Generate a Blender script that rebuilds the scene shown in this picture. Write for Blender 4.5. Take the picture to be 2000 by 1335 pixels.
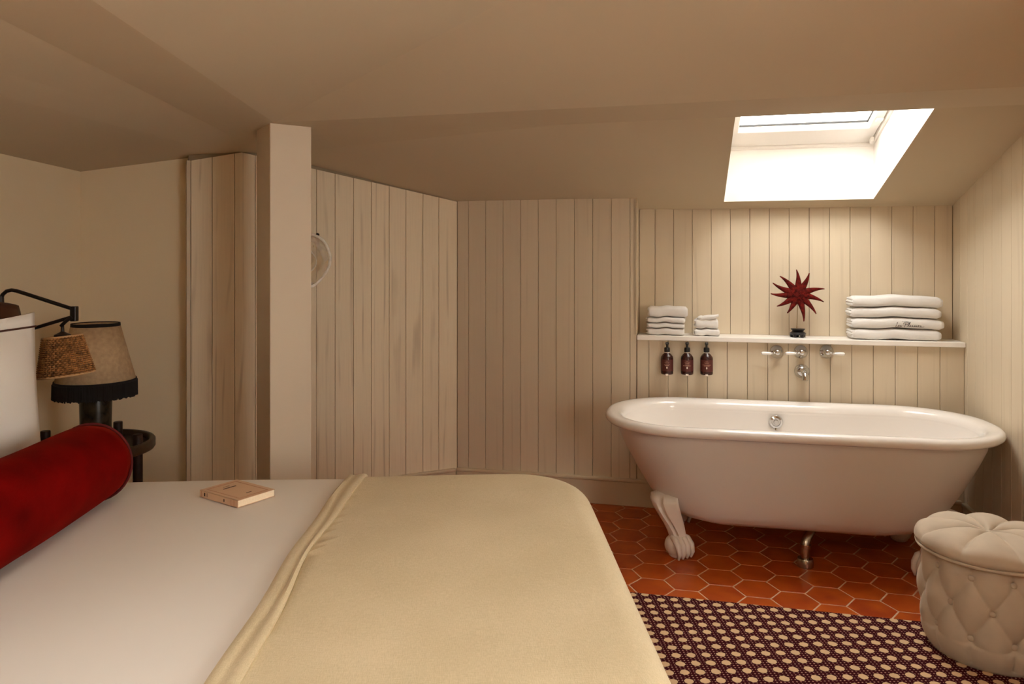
import bpy, bmesh, math, random
from math import sin, cos, pi, radians, sqrt, tan, atan2, exp
from mathutils import Vector, Matrix
from mathutils.geometry import tessellate_polygon
random.seed(7)
SC = bpy.context.scene
COL = SC.collection
for o in list(bpy.data.objects): bpy.data.objects.remove(o)

# ------------------------------------------------------------------ camera
cam = bpy.data.cameras.new('camera'); camo = bpy.data.objects.new('camera', cam); COL.objects.link(camo)
camo.location = (0, 0, 1.3); camo.rotation_euler = (pi/2, 0, 0)
cam.sensor_width = 36; cam.lens = 1450/2000*36; cam.shift_y = -155.5/2000; cam.clip_start = .02
SC.camera = camo
# ------------------------------------------------------------------ sky / exposure
W = bpy.data.worlds.new('overcast_sky'); SC.world = W; W.use_nodes = True
bg = W.node_tree.nodes['Background']; bg.inputs[0].default_value = (1.0, .965, .895, 1); bg.inputs[1].default_value = 13.0
SC.view_settings.view_transform = 'Standard'; SC.view_settings.look = 'None'
SC.view_settings.gamma = 1; SC.view_settings.use_curve_mapping = False
SC.view_settings.exposure = 0.34
SC.cycles.max_bounces = 14; SC.cycles.diffuse_bounces = 9; SC.cycles.caustics_reflective = False; SC.cycles.caustics_refractive = False

# ------------------------------------------------------------------ frames
PH = radians(13.3)                       # bath wall frame: x = along wall, y = into wall, z up
U = Vector((cos(PH), -sin(PH), 0)); V = Vector((-sin(PH), -cos(PH), 0)); P0 = Vector((.603, 3.977, 0))
def BF(u, v, z=0): return P0 + U*u + V*v + Vector((0, 0, z))
def MBATH(u=0, v=0, z=0, rz=0): return Matrix.Translation(BF(u, v, z)) @ Matrix.Rotation(-PH+rz, 4, 'Z')
BA = radians(2.4)                        # bed frame: x = a (head to foot), y = b
E1 = Vector((cos(BA), sin(BA), 0)); E2 = Vector((-sin(BA), cos(BA), 0))
def BD(a, b, z=0): return E1*a + E2*b + Vector((0, 0, z))
def MBED(a=0, b=0, z=0, rz=0): return Matrix.Translation(BD(a, b, z)) @ Matrix.Rotation(BA+rz, 4, 'Z')
GA = radians(26); GC = Vector((-.309, 4.193, 0)); GW = Vector((cos(GA), sin(GA), 0)); GN = Vector((-sin(GA), cos(GA), 0))
def GF(t, d=0, z=0): return GC + GW*t + GN*d + Vector((0, 0, z))      # t<0 to the left, d into the wall
MG = Matrix.Translation(GC) @ Matrix.Rotation(GA, 4, 'Z')
def vof(p): return (p-P0).dot(V)
def aof(p): return p.dot(E1)
def bof(p): return p.dot(E2)
def zB(p): return 1.634 + .28*vof(p)
def zC2(p): return 1.868 + .28*(vof(p)-1.29)
def zC1(p): return 1.868 + .20*(aof(p)+.842)
def zL(p): return 1.744 + .137*(aof(p)+1.96)

# ------------------------------------------------------------------ light portals at the windows
def portal(name, M, sx, sy):
    l = bpy.data.lights.new(name, 'AREA'); l.shape = 'RECTANGLE'; l.size = sx; l.size_y = sy; l.energy = 0
    l.cycles.is_portal = True
    o = bpy.data.objects.new(name, l); COL.objects.link(o); o.matrix_world = M
ROOFM = math.atan(.28)
portal('daylight_portal', MBATH(.88, .46, 2.07) @ Matrix.Rotation(-ROOFM, 4, 'X'), .80, 1.12)
portal('daylight_portal', MBATH(1.70, 3.45, 1.25, pi/2) @ Matrix.Rotation(-pi/2, 4, 'X'), 1.3, 1.0)  # lets sky light in through the added right-hand window

portal('daylight_portal', Matrix.Translation((-.325, -.025, 2.24)), .9, 1.0)  # lets sky light in through the added roof window
# ------------------------------------------------------------------ materials
MATS = {}
def newmat(name):
    m = bpy.data.materials.new(name); m.use_nodes = True
    nt = m.node_tree; b = nt.nodes['Principled BSDF']
    return m, nt, b
def N(nt, typ, **kw):
    n = nt.nodes.new(typ)
    for k, v in kw.items():
        if isinstance(k, str) and k.startswith('i_'): n.inputs[k[2:].replace('_', ' ')].default_value = v
        else: setattr(n, k, v)
    return n
def mixc(nt, fac, c1, c2, blend='MIX'):
    n = nt.nodes.new('ShaderNodeMix'); n.data_type = 'RGBA'; n.blend_type = blend
    for s, v in ((0, fac), (6, c1), (7, c2)):
        if hasattr(v, 'links') or isinstance(v, bpy.types.NodeSocket): nt.links.new(v, n.inputs[s])
        else: n.inputs[s].default_value = v if s == 0 else (*v, 1)
    return n.outputs[2]
def ramp(nt, sock, p0, p1):
    n = nt.nodes.new('ShaderNodeMapRange'); n.clamp = True
    nt.links.new(sock, n.inputs[0]); n.inputs[1].default_value = p0; n.inputs[2].default_value = p1
    return n.outputs[0]
def math_(nt, op, a, b=None):
    n = nt.nodes.new('ShaderNodeMath'); n.operation = op
    for i, v in ((0, a), (1, b)):
        if v is None: continue
        if isinstance(v, bpy.types.NodeSocket): nt.links.new(v, n.inputs[i])
        else: n.inputs[i].default_value = v
    return n.outputs[0]
def noise(nt, vec, scale, detail=3, rough=.5, dist=0):
    n = nt.nodes.new('ShaderNodeTexNoise'); n.inputs['Scale'].default_value = scale
    n.inputs['Detail'].default_value = detail; n.inputs['Roughness'].default_value = rough; n.inputs['Distortion'].default_value = dist
    nt.links.new(vec, n.inputs['Vector']); return n.outputs['Fac']
def objvec(nt, scale=(1, 1, 1), rot=(0, 0, 0), rnd=False):
    tc = nt.nodes.new('ShaderNodeTexCoord'); s = tc.outputs['Object']
    if rnd:
        oi = nt.nodes.new('ShaderNodeObjectInfo'); ad = nt.nodes.new('ShaderNodeVectorMath'); ad.operation = 'ADD'
        mu = nt.nodes.new('ShaderNodeMath'); mu.operation = 'MULTIPLY'; mu.inputs[1].default_value = 37.
        nt.links.new(oi.outputs['Random'], mu.inputs[0]); nt.links.new(s, ad.inputs[0]); nt.links.new(mu.outputs[0], ad.inputs[1]); s = ad.outputs[0]
    mp = nt.nodes.new('ShaderNodeMapping'); mp.inputs['Scale'].default_value = scale; mp.inputs['Rotation'].default_value = rot
    nt.links.new(s, mp.inputs['Vector']); return mp.outputs[0]
def bump(nt, b, h, strength=.2, dist=.002):
    n = nt.nodes.new('ShaderNodeBump'); n.inputs['Strength'].default_value = strength; n.inputs['Distance'].default_value = dist
    nt.links.new(h, n.inputs['Height']); nt.links.new(n.outputs[0], b.inputs['Normal'])
def plain(name, col, rough=.6, var=.06, nscale=6, bstr=.0, bscale=200, metal=0, spec=.4, coat=0, sheen=0, sheencol=None, bd=.002):
    m, nt, b = newmat(name); v = objvec(nt)
    c2 = tuple(max(0, x*(1-var)) for x in col); c1 = tuple(min(1, x*(1+var)) for x in col)
    nt.links.new(mixc(nt, ramp(nt, noise(nt, v, nscale), .3, .7), c2, c1), b.inputs['Base Color'])
    b.inputs['Roughness'].default_value = rough; b.inputs['Metallic'].default_value = metal; b.inputs['Specular IOR Level'].default_value = spec
    b.inputs['Coat Weight'].default_value = coat; b.inputs['Coat Roughness'].default_value = .08
    if sheen:
        b.inputs['Sheen Weight'].default_value = sheen; b.inputs['Sheen Roughness'].default_value = .35
        b.inputs['Sheen Tint'].default_value = (*(sheencol or col), 1)
    if bstr: bump(nt, b, noise(nt, v, bscale, 4), bstr, bd)
    MATS[name] = m; return m
def plankmat(name, base, dark, amount, knots=False, rough=.55):
    m, nt, b = newmat(name)
    v = objvec(nt, (1, 1, .07), rnd=True)
    fine = noise(nt, objvec(nt, (1, 1, .018), rnd=True), 210, 3, .6)
    wv = N(nt, 'ShaderNodeTexWave'); wv.wave_type = 'BANDS'; wv.bands_direction = 'X'
    wv.inputs['Scale'].default_value = 5; wv.inputs['Distortion'].default_value = 11 if knots else 6; wv.inputs['Detail'].default_value = 2.5
    wv.inputs['Detail Scale'].default_value = 1.1; nt.links.new(v, wv.inputs['Vector'])
    line = ramp(nt, wv.outputs['Fac'], .86, 1.0)
    patch = ramp(nt, noise(nt, objvec(nt, (1.2, 1.2, .5), rnd=True), 5, 2), .45, .68)
    a = math_(nt, 'MULTIPLY', math_(nt, 'MULTIPLY', line, patch), amount)
    f = math_(nt, 'MULTIPLY', ramp(nt, fine, .45, .75), amount*.28)
    tot = math_(nt, 'ADD', a, f)
    oi = nt.nodes.new('ShaderNodeObjectInfo')
    b2 = tuple(x*.93 for x in base)
    basec = mixc(nt, oi.outputs['Random'], base, b2)
    nt.links.new(mixc(nt, tot, basec, dark), b.inputs['Base Color'])
    b.inputs['Roughness'].default_value = rough; b.inputs['Specular IOR Level'].default_value = .35
    bump(nt, b, fine, .12, .001)
    MATS[name] = m; return m
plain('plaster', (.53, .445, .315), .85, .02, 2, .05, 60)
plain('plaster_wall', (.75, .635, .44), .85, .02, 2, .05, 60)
plain('post_paint', (.68, .585, .455), .6, .015, 2, .03, 60)
plankmat('paint_plank', (.66, .57, .43), (.45, .37, .26), .30)
plankmat('limed_plank', (.80, .70, .52), (.40, .31, .20), .5, True)
plain('paint_cream', (.58, .49, .35), .5, .02, 3, .03, 80)
plain('groove', (.30, .24, .16), .9)
plain('white_lining', (.86, .84, .81), .6, .01)
plain('window_white', (.82, .79, .75), .4, .01)
plain('gasket', (.02, .02, .02), .6)
plain('grout', (.66, .44, .29), .9, .1, 40)
plain('marble', (.83, .80, .76), .3, .03, 12, spec=.5)
plain('terry', (.90, .885, .86), .95, .02, 30, .9, 900, spec=.1, sheen=.2, sheencol=(1, 1, 1), bd=.003)
plain('enamel', (.83, .80, .77), .13, .005, 2, spec=.55, coat=.3)
plain('tub_paint', (.66, .61, .57), .38, .01, 3, spec=.4)
plain('foot_paint', (.72, .66, .60), .35, .01, 3)
plain('chrome', (.66, .66, .66), .07, .0, metal=1)
plain('pipe_metal', (.42, .36, .29), .22, .1, 30, metal=1)
plain('porcelain', (.88, .86, .83), .15, .0, spec=.5)
plain('black_plastic', (.012, .012, .012), .35, .0)
plain('bottle_brown', (.035, .008, .006), .25, .1, spec=.5)
plain('bottle_label', (.085, .016, .012), .5, .05)
plain('label_print', (.55, .30, .22), .6, .0)
plain('label_white', (.85, .75, .66), .6, .0)
plain('star_red', (.105, .006, .0035), .85, .6, 70, .8, 260, spec=.15, bd=.004)
plain('black_wood', (.012, .010, .009), .3, .1)
plain('brass_rod', (.38, .27, .14), .4, metal=1)
plain('velvet_red', (.13, .0015, .001), .85, .4, 7, .15, 400, spec=.03, sheen=.22, sheencol=(.6, .05, .02))
plain('velvet_dark', (.10, .004, .004), .8, .2, 9)
plain('brown_satin', (.06, .016, .007), .4, .2, 9)
plain('linen_white', (.80, .765, .71), .85, .012, 3, .10, 700, spec=.15, bd=.001)
plain('pillow_white', (.83, .795, .74), .85, .012, 3, .10, 700, spec=.15, bd=.001)
plain('brown_thread', (.07, .022, .012), .8)
plain('pouf_velvet', (.54, .46, .365), .85, .06, 14, .1, 300, spec=.15, sheen=.45, sheencol=(.95, .85, .72))
plain('book_cover', (.68, .47, .31), .6, .04, 14)
plain('book_pages', (.85, .72, .53), .9, .05, 200)
plain('book_frame', (.48, .20, .12), .7)
plain('ink', (.03, .018, .014), .8)
plain('wicker', (.30, .135, .042), .6, .6, 70, spec=.25)
plain('wicker_dark', (.10, .045, .016), .8)
plain('wicker_edge', (.50, .30, .14), .6, .15, 40)
plain('bronze_black', (.016, .012, .010), .4, .1, metal=.4)
plain('linen_shade', (.50, .355, .21), .9, .12, 60, .4, 500, spec=.1)
plain('black_fringe', (.008, .006, .006), .9)
plain('lamp_stone', (.022, .015, .008), .25, .8, 22, spec=.35)
plain('dark_wood', (.020, .008, .005), .45, .35, 30, spec=.25)
plain('rail_wood', (.040, .022, .011), .4, .35, 30, spec=.3)
plain('paper', (.85, .79, .70), .9)
plain('bed_upholstery', (.35, .28, .20), .9)
plain('glass_highlight', (.90, .86, .78), .08, .15, 40, spec=.7)  # opaque near-white rim, the glass highlight is put into its colour
plain('bulb', (.8, .78, .72), .3)

# blanket: fine woven wool
m, nt, b = newmat('blanket')
v1 = noise(nt, objvec(nt, (90, 700, 300)), 1, 2); v2 = noise(nt, objvec(nt, (700, 90, 300)), 1, 2)
wv = math_(nt, 'ADD', v1, v2); big = noise(nt, objvec(nt), 4, 3)
nt.links.new(mixc(nt, ramp(nt, math_(nt, 'ADD', wv, big), 1.2, 1.9), (.56, .46, .28), (.68, .57, .37)), b.inputs['Base Color'])
b.inputs['Roughness'].default_value = .95; b.inputs['Specular IOR Level'].default_value = .1; b.inputs['Sheen Weight'].default_value = .15
bump(nt, b, wv, .25, .002); MATS['blanket'] = m
# terracotta tile
m, nt, b = newmat('terracotta')
oi = nt.nodes.new('ShaderNodeObjectInfo'); nz = noise(nt, objvec(nt, rnd=True), 9, 4)
c = mixc(nt, oi.outputs['Random'], (.42, .070, .008), (.33, .042, .006))
nt.links.new(mixc(nt, ramp(nt, nz, .35, .75), c, (.52, .105, .010)), b.inputs['Base Color'])
b.inputs['Roughness'].default_value = .34; b.inputs['Specular IOR Level'].default_value = .38
bump(nt, b, noise(nt, objvec(nt, rnd=True), 30, 3), .05, .002); MATS['terracotta'] = m
# rug: cane weave print
m, nt, b = newmat('rug_cane')
tc = nt.nodes.new('ShaderNodeTexCoord'); mp = nt.nodes.new('ShaderNodeMapping'); mp.inputs['Rotation'].default_value = (0, 0, -radians(16.0)); mp.inputs['Location'].default_value = (.011, .007, 0)
nt.links.new(tc.outputs['Object'], mp.inputs[0])
sx = nt.nodes.new('ShaderNodeSeparateXYZ'); nt.links.new(mp.outputs[0], sx.inputs[0])
def cell(s, per, off=0.0):
    f = math_(nt, 'MULTIPLY', s, 1/per); f = math_(nt, 'ADD', f, off)
    f = math_(nt, 'SUBTRACT', f, math_(nt, 'FLOOR', f)); return math_(nt, 'ABSOLUTE', math_(nt, 'SUBTRACT', f, .5))
wob = noise(nt, mp.outputs[0], 60, 2); wob2 = math_(nt, 'MULTIPLY', math_(nt, 'SUBTRACT', wob, .5), .16)
cx_, cy_ = cell(sx.outputs[0], .05), cell(sx.outputs[1], .05)
mx = math_(nt, 'MAXIMUM', cx_, cy_); dg = math_(nt, 'MULTIPLY', math_(nt, 'ADD', cx_, cy_), .73)
octo = math_(nt, 'ADD', math_(nt, 'MAXIMUM', mx, dg), wob2)
bigd = ramp(nt, octo, .315, .275)
dx_, dy_ = cell(sx.outputs[0], .0125), cell(sx.outputs[1], .0125)
dd = math_(nt, 'SQRT', math_(nt, 'ADD', math_(nt, 'MULTIPLY', dx_, dx_), math_(nt, 'MULTIPLY', dy_, dy_)))
small = math_(nt, 'MULTIPLY', ramp(nt, dd, .25, .16), ramp(nt, octo, .37, .375))
c = mixc(nt, small, (.042, .0026, .005), (.46, .25, .20))
c = mixc(nt, bigd, c, (.64, .44, .26))
nt.links.new(c, b.inputs['Base Color']); b.inputs['Roughness'].default_value = .95; b.inputs['Specular IOR Level'].default_value = .1
bump(nt, b, math_(nt, 'ADD', bigd, math_(nt, 'MULTIPLY', noise(nt, mp.outputs[0], 700, 2), .6)), .4, .002); MATS['rug_cane'] = m
# window pane (thin glass: mostly clear, some mirror)
m = bpy.data.materials.new('pane_glass'); m.use_nodes = True; nt = m.node_tree; nt.nodes.clear()
out = nt.nodes.new('ShaderNodeOutputMaterial'); mxs = nt.nodes.new('ShaderNodeMixShader'); tr = nt.nodes.new('ShaderNodeBsdfTransparent'); gl = nt.nodes.new('ShaderNodeBsdfGlossy'); gl.inputs['Roughness'].default_value = .02
mxs.inputs[0].default_value = .05; nt.links.new(tr.outputs[0], mxs.inputs[1]); nt.links.new(gl.outputs[0], mxs.inputs[2]); nt.links.new(mxs.outputs[0], out.inputs[0]); MATS['pane_glass'] = m
m, nt, b = newmat('lamp_glass'); out = nt.nodes['Material Output']
b.inputs['Base Color'].default_value = (.97, .95, .90, 1); b.inputs['Roughness'].default_value = .10; b.inputs['Specular IOR Level'].default_value = .6
bump(nt, b, noise(nt, objvec(nt), 22, 2), .5, .02)
tr = nt.nodes.new('ShaderNodeBsdfTransparent'); tr.inputs[0].default_value = (.97, .95, .91, 1); lw_ = nt.nodes.new('ShaderNodeLayerWeight'); lw_.inputs[0].default_value = .35
fac = math_(nt, 'ADD', math_(nt, 'MULTIPLY', lw_.outputs['Facing'], .95), math_(nt, 'MULTIPLY', ramp(nt, noise(nt, objvec(nt, (1, 1, .5)), 16, 2), .5, .75), .30))  # white mixed in at edges and in patches stands for highlights on the glass
mxs = nt.nodes.new('ShaderNodeMixShader'); nt.links.new(fac, mxs.inputs[0]); nt.links.new(tr.outputs[0], mxs.inputs[1]); nt.links.new(b.outputs[0], mxs.inputs[2]); nt.links.new(mxs.outputs[0], out.inputs[0]); MATS['lamp_glass'] = m

# ------------------------------------------------------------------ mesh helpers
class G:
    def __init__(s): s.v = []; s.f = []
    def add(s, v, f, M=None):
        n = len(s.v)
        s.v += [tuple(M @ Vector(p)) if M else tuple(p) for p in v]; s.f += [tuple(i+n for i in q) for q in f]; return s
def box(x0, x1, y0, y1, z0, z1):
    v = [(x, y, z) for z in (z0, z1) for y in (y0, y1) for x in (x0, x1)]
    return v, [(0, 2, 3, 1), (4, 5, 7, 6), (0, 1, 5, 4), (2, 6, 7, 3), (0, 4, 6, 2), (1, 3, 7, 5)]
def bbox(x0, x1, y0, y1, z0, z1, r=.004, seg=1):
    bm = bmesh.new(); v, f = box(x0, x1, y0, y1, z0, z1); vs = [bm.verts.new(p) for p in v]
    for q in f: bm.faces.new([vs[i] for i in q])
    bmesh.ops.bevel(bm, geom=bm.edges[:], offset=r, segments=seg, affect='EDGES', profile=.5)
    bm.verts.index_update(); out = ([tuple(p.co) for p in bm.verts], [tuple(x.index for x in q.verts) for q in bm.faces]); bm.free(); return out
def rings(R, closed=True, cap0=True, cap1=True):
    n = len(R[0]); v = [p for r in R for p in r]; f = []
    for i in range(len(R)-1):
        for j in range(n if closed else n-1):
            k = (j+1) % n; f.append((i*n+j, i*n+k, (i+1)*n+k, (i+1)*n+j))
    if cap0: f.append(tuple(range(n-1, -1, -1)))
    if cap1: f.append(tuple((len(R)-1)*n+j for j in range(n)))
    return v, f
def lathe(prof, n=32, cap0=True, cap1=True):
    return rings([[(r*cos(2*pi*j/n), r*sin(2*pi*j/n), z) for j in range(n)] for r, z in prof], True, cap0, cap1)
def tube(path, r, n=8, closed=False):
    pts = [Vector((*p, 0)) if len(p) == 2 else Vector(p) for p in path]; R = []; m = len(pts); up = None
    for i, p in enumerate(pts):
        if closed: d = pts[(i+1) % m]-pts[i-1]
        else: d = pts[min(i+1, m-1)]-pts[max(i-1, 0)]
        d.normalize()
        if up is None: up = d.orthogonal().normalized()
        else: up = (up-d*up.dot(d)); up = up.normalized() if up.length > 1e-6 else d.orthogonal().normalized()
        q = d.cross(up); rr = r[i] if isinstance(r, (list, tuple)) else r
        R.append([tuple(p+up*rr*cos(2*pi*j/n)+q*rr*sin(2*pi*j/n)) for j in range(n)])
    if closed:
        v, f = rings(R, True, False, False); a = (m-1)*n
        best = min(range(n), key=lambda s: sum((Vector(R[-1][j])-Vector(R[0][(j+s) % n])).length for j in range(0, n, 2)))
        f += [(a+j, a+(j+1) % n, (j+1+best) % n, (j+best) % n) for j in range(n)]; return v, f
    return rings(R)
def ellipsoid(c, rx, ry, rz, n=14, m=9):
    R = [[(c[0]+rx*sin(pi*i/m)*cos(2*pi*j/n), c[1]+ry*sin(pi*i/m)*sin(2*pi*j/n), c[2]-rz*cos(pi*i/m)) for j in range(n)] for i in range(1, m)]
    return rings(R)
def prism(poly, z0, z1):
    """plan polygon (ccw) extruded; z1 may be a list (one top height per vertex)"""
    n = len(poly); zt = z1 if isinstance(z1, (list, tuple)) else [z1]*n; zb = z0 if isinstance(z0, (list, tuple)) else [z0]*n
    v = [(p[0], p[1], z) for p, z in zip(poly, zb)]+[(p[0], p[1], z) for p, z in zip(poly, zt)]
    return v, [tuple(range(n-1, -1, -1)), tuple(range(n, 2*n))]+[(i, (i+1) % n, n+(i+1) % n, n+i) for i in range(n)]
def mesh(name, v, f, mat, smooth=False):
    me = bpy.data.meshes.new(name); me.from_pydata([tuple(p) for p in v], [], f); me.materials.append(MATS[mat])
    if smooth:
        me.shade_smooth() if smooth is True else me.shade_smooth()
        if smooth is not True: me.set_sharp_from_angle(angle=radians(smooth))
    me.update(); return me
def link(name, data, parent=None, M=None, **props):
    o = bpy.data.objects.new(name, data); COL.objects.link(o)
    if parent: o.parent = parent
    if M is not None: o.matrix_local = M
    for k, val in props.items(): o[k] = val
    return o
def part(name, g, mat, parent=None, M=None, smooth=False, **props):
    v, f = (g.v, g.f) if isinstance(g, G) else g
    return link(name, mesh(name, v, f, mat, smooth), parent, M, **props)
def thing(name, M, label, cat, group=None, **props):
    o = link(name, None, None, M, label=label, category=cat, **props)
    if group: o['group'] = group
    return o
def tagged(o, label, cat, group=None):
    o['label'] = label; o['category'] = cat
    if group: o['group'] = group
    return o
def recalc(o):
    bm = bmesh.new(); bm.from_mesh(o.data); bmesh.ops.recalc_face_normals(bm, faces=bm.faces[:]); bm.to_mesh(o.data); bm.free()
I4 = Matrix.Identity(4)
def T(x, y, z): return Matrix.Translation((x, y, z))
def RX(d): return Matrix.Rotation(radians(d), 4, 'X')
def RY(d): return Matrix.Rotation(radians(d), 4, 'Y')
def RZ(d): return Matrix.Rotation(radians(d), 4, 'Z')

# ================================================================== FLOOR
flo = part('floor', box(-2.6, 2.6, -2.4, 4.8, -.12, -.0018), 'grout', kind='structure', label='terracotta hexagon tile floor with pale joints')
S = .0905; HG = .0032
hexv = [((S-HG*1.15)*cos(pi/3*k), (S-HG*1.15)*sin(pi/3*k)) for k in range(6)]
hexi = [(x*.985, y*.985) for x, y in hexv]
hv, hf = rings([[(x, y, -.006) for x, y in hexv], [(x, y, -.0008) for x, y in hexv], [(x, y, 0) for x, y in hexi]], True, False, True)
hexme = mesh('tile', hv, hf, 'terracotta')
uc, vc = .3245, 1.2196
rest = G(); rowh = S*sqrt(3)
for i in range(-14, 12):
    for j in range(-20, 40):
        u = uc+i*1.5*S; v = vc+(j+(.5 if i % 2 else 0))*rowh
        p = BF(u, v)
        if u > 1.70 or v < -.05 or aof(p) < -2.05 or bof(p) < -2.1 or (p-GC).dot(GN) > .05: continue
        if -.55 < u and v < 1.85 and not (aof(p) < .1 and bof(p) < 2.3):
            link('tile', hexme, flo, T(*p) @ RZ(-13.3))
        else: rest.add(hv, hf, T(*p) @ RZ(-13.3))
part('tile_field', rest, 'terracotta', flo, kind='stuff')

# ================================================================== WALLS
PT = .018; GAP = .0018
def plank(parent, x0, x1, z0, zt0, zt1, mat, ysurf=0.0):
    """one board in the wall's own frame: face at y=ysurf, bevelled long edges, top may slope"""
    a, b_ = x0+GAP/2, x1-GAP/2; w = b_-a; c = .0016; cx = (a+b_)/2
    sec = [(-w/2, PT), (-w/2, c), (-w/2+c, 0), (w/2-c, 0), (w/2, c), (w/2, PT)]
    bot = [(x, y, z0) for x, y in sec]; top = [(x, y, zt0+(zt1-zt0)*(x+w/2)/w) for x, y in sec]
    o = part('plank', rings([bot, top]), mat, parent, T(cx, ysurf, 0)); recalc(o); return o
# --- back wall behind the bath: local frame MBATH (y into the wall)
MW = MBATH()
wb = G(); wb.add(*box(-1.0, .060, PT-.004, .30, -.1, 2.0)); wb.add(*box(.060, 1.66, PT-.004, .16, -.1, .888))
wall_back = part('wall_back', wb, 'groove', M=MW, kind='structure', label='cream tongue and groove wall behind the bath')
us = [-.9375]+[-.8715+.1*k for k in range(10)]+[.063]
for x0, x1 in zip(us, us[1:]): plank(wall_back, x0, x1, .02, 1.645, 1.645, 'paint_plank')
us = [.0652]+[.1285+.1*k for k in range(15)]+[1.636]
for x0, x1 in zip(us, us[1:]): plank(wall_back, x0, x1, .02, .8875, .8875, 'paint_plank')
part('corner_post', bbox(.0455, .066, 0, .163, .913, 1.645, .002), 'paint_cream', wall_back)
wn = part('wall_niche', box(.03, 1.70, .165+PT-.004, .28, .86, 2.0), 'groove', M=MW, kind='structure', label='cream boarded niche wall above the bath shelf')
us = [.067]+[.153+.1*k for k in range(15)]+[1.636]
for x0, x1 in zip(us, us[1:]): plank(wn, x0, x1, .9135, 1.600, 1.600, 'paint_plank', .165)
bb = G(); bb.add(*bbox(-.9375, 1.62, -.014, .004, 0, .128, .003)); bb.add(*bbox(-.9375, 1.62, -.020, .004, .128, .1455, .005, 2))
part('baseboard_back', bb, 'paint_cream', M=MW, kind='structure', label='cream baseboard along the bath wall')
# --- right wall: frame x = toward the room (V), y = into wall (U)
MR = Matrix(((V.x, U.x, 0, 0), (V.y, U.y, 0, 0), (0, 0, 1, 0), (0, 0, 0, 1))); MR.translation = BF(1.636, 0, 0)
wx0, wx1, wz0, wz1 = 2.85, 4.05, .72, 1.70
g = G()
for x0, x1, z0, z1 in ((-.30, wx0, -.1, 3.4), (wx1, 6.2, -.1, 3.4), (wx0, wx1, -.1, wz0), (wx0, wx1, wz1, 3.4)): g.add(*box(x0, x1, PT-.004, .2, z0, z1))
wr = part('wall_right', g, 'groove', M=MR, kind='structure', label='cream boarded wall at the right of the bath')
k = -.165
while k < 1.6:
    x1 = min(k+.1, 1.6)
    def zr(x): return (1.634+.28*x+.008) if x < 1.0 else 1.94
    plank(wr, k, x1, .02, zr(k), zr(x1), 'paint_plank'); k += .1
g = G()
for x0, x1, z0, z1 in ((1.6, wx0, -.05, 3.3), (wx1, 6.1, -.05, 3.3), (wx0, wx1, -.05, wz0), (wx0, wx1, wz1, 3.3)): g.add(*box(x0, x1, 0, PT, z0, z1))
part('plain_section', g, 'plaster_wall', wr, kind='stuff')
w3 = link('fill_window_right', None, None, MR, kind='structure', label='unseen casement window added in the right wall for fill light')  # added window, out of view, gives fill light from the right
g = G()
for x0, x1, z0, z1 in ((wx0, wx0+.05, wz0, wz1), (wx1-.05, wx1, wz0, wz1), (3.425, 3.475, wz0, wz1), (wx0, wx1, wz0, wz0+.05), (wx0, wx1, wz1-.05, wz1)): g.add(*box(x0, x1, .10, .16, z0, z1))
part('window_frame', g, 'window_white', w3)
part('pane', box(wx0+.05, 3.425, .127, .133, wz0+.05, wz1-.05), 'pane_glass', w3); part('pane', box(3.475, wx1-.05, .127, .133, wz0+.05, wz1-.05), 'pane_glass', w3)
bb = G(); bb.add(*bbox(.016, 6, -.014, .004, 0, .122, .003)); bb.add(*bbox(.016, 6, -.020, .004, .122, .139, .005, 2))
part('baseboard_right', bb, 'paint_cream', M=MR, kind='structure', label='cream baseboard along the right wall')
# --- angled boarded wall (limed wood)
TP = -1.15                                                # ridge position along it
def zg(t):
    if t >= TP: return zB(GF(t))+.008
    return zB(GF(TP))+.008-(TP-t)*.235
wg = part('wall_center', prism([(-1.392, PT-.003), (.03, PT-.003), (.03, .12), (-1.392, .07)], -.1, 2.05), 'groove', M=MG, kind='structure', label='limed wood boarded wall behind the post')
gs = [-1.383, -1.287, -1.183, -1.086, -.984, -.884, -.784, -.688, -.591, -.494, -.396, -.302, -.204, -.111, -.0005]
for x0, x1 in zip(gs, gs[1:]):
    if x0 < TP < x1:
        a, b_ = x0+GAP/2, x1-GAP/2; cx = (a+b_)/2
        v = [(x-cx, y, z) for y in (0, PT) for x, z in ((a, .02), (b_, .02), (b_, zg(b_)), (TP, zg(TP)), (a, zg(a)))]
        o = part('plank', (v, [(0, 1, 2, 3, 4), (9, 8, 7, 6, 5)]+[(i, 5+i, 5+(i+1) % 5, (i+1) % 5) for i in range(5)]), 'limed_plank', wg, T(cx, 0, 0)); recalc(o)
    else: plank(wg, x0, x1, .02, zg(x0), zg(x1), 'limed_plank')
part('edge_board', bbox(-1.402, -1.384, -.004, .085, 0, zg(-1.40)+.004, .002), 'paint_cream', wg)
bb = G(); bb.add(*bbox(-1.38, -.012, -.014, .004, 0, .125, .003)); bb.add(*bbox(-1.38, -.012, -.019, .004, .125, .142, .005, 2))
part('baseboard_center', bb, 'paint_cream', M=MG, kind='structure', label='cream baseboard under the limed boards')
# --- plain walls round the bed
part('wall_back_left', box(-2.1, -1.33, 3.723, 3.85, -.1, 2.4), 'plaster_wall', M=MBED(), kind='structure', label='plain beige wall behind the bedside lamp')
part('wall_left', box(-2.12, -1.96, -2.2, 3.85, -.1, 2.3), 'plaster_wall', M=MBED(), kind='structure', label='plain beige wall at the bed head')
# rear wall with a window (behind the viewer)
part('wall_rear', box(-2.1, 1.5, -2.2, -2.0, -.1, 3.4), 'plaster_wall', M=MBED(), kind='structure', label='plain beige wall opposite the bath')
# --- post
PM = Matrix.Translation((-.988, 3.03, 0)) @ Matrix.Rotation(radians(33), 4, 'Z')
part('post', bbox(0, .172, 0, .215, 0, 1.90, .004, 2), 'post_paint', M=PM, kind='structure', label='square cream painted post carrying the roof beams')

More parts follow.
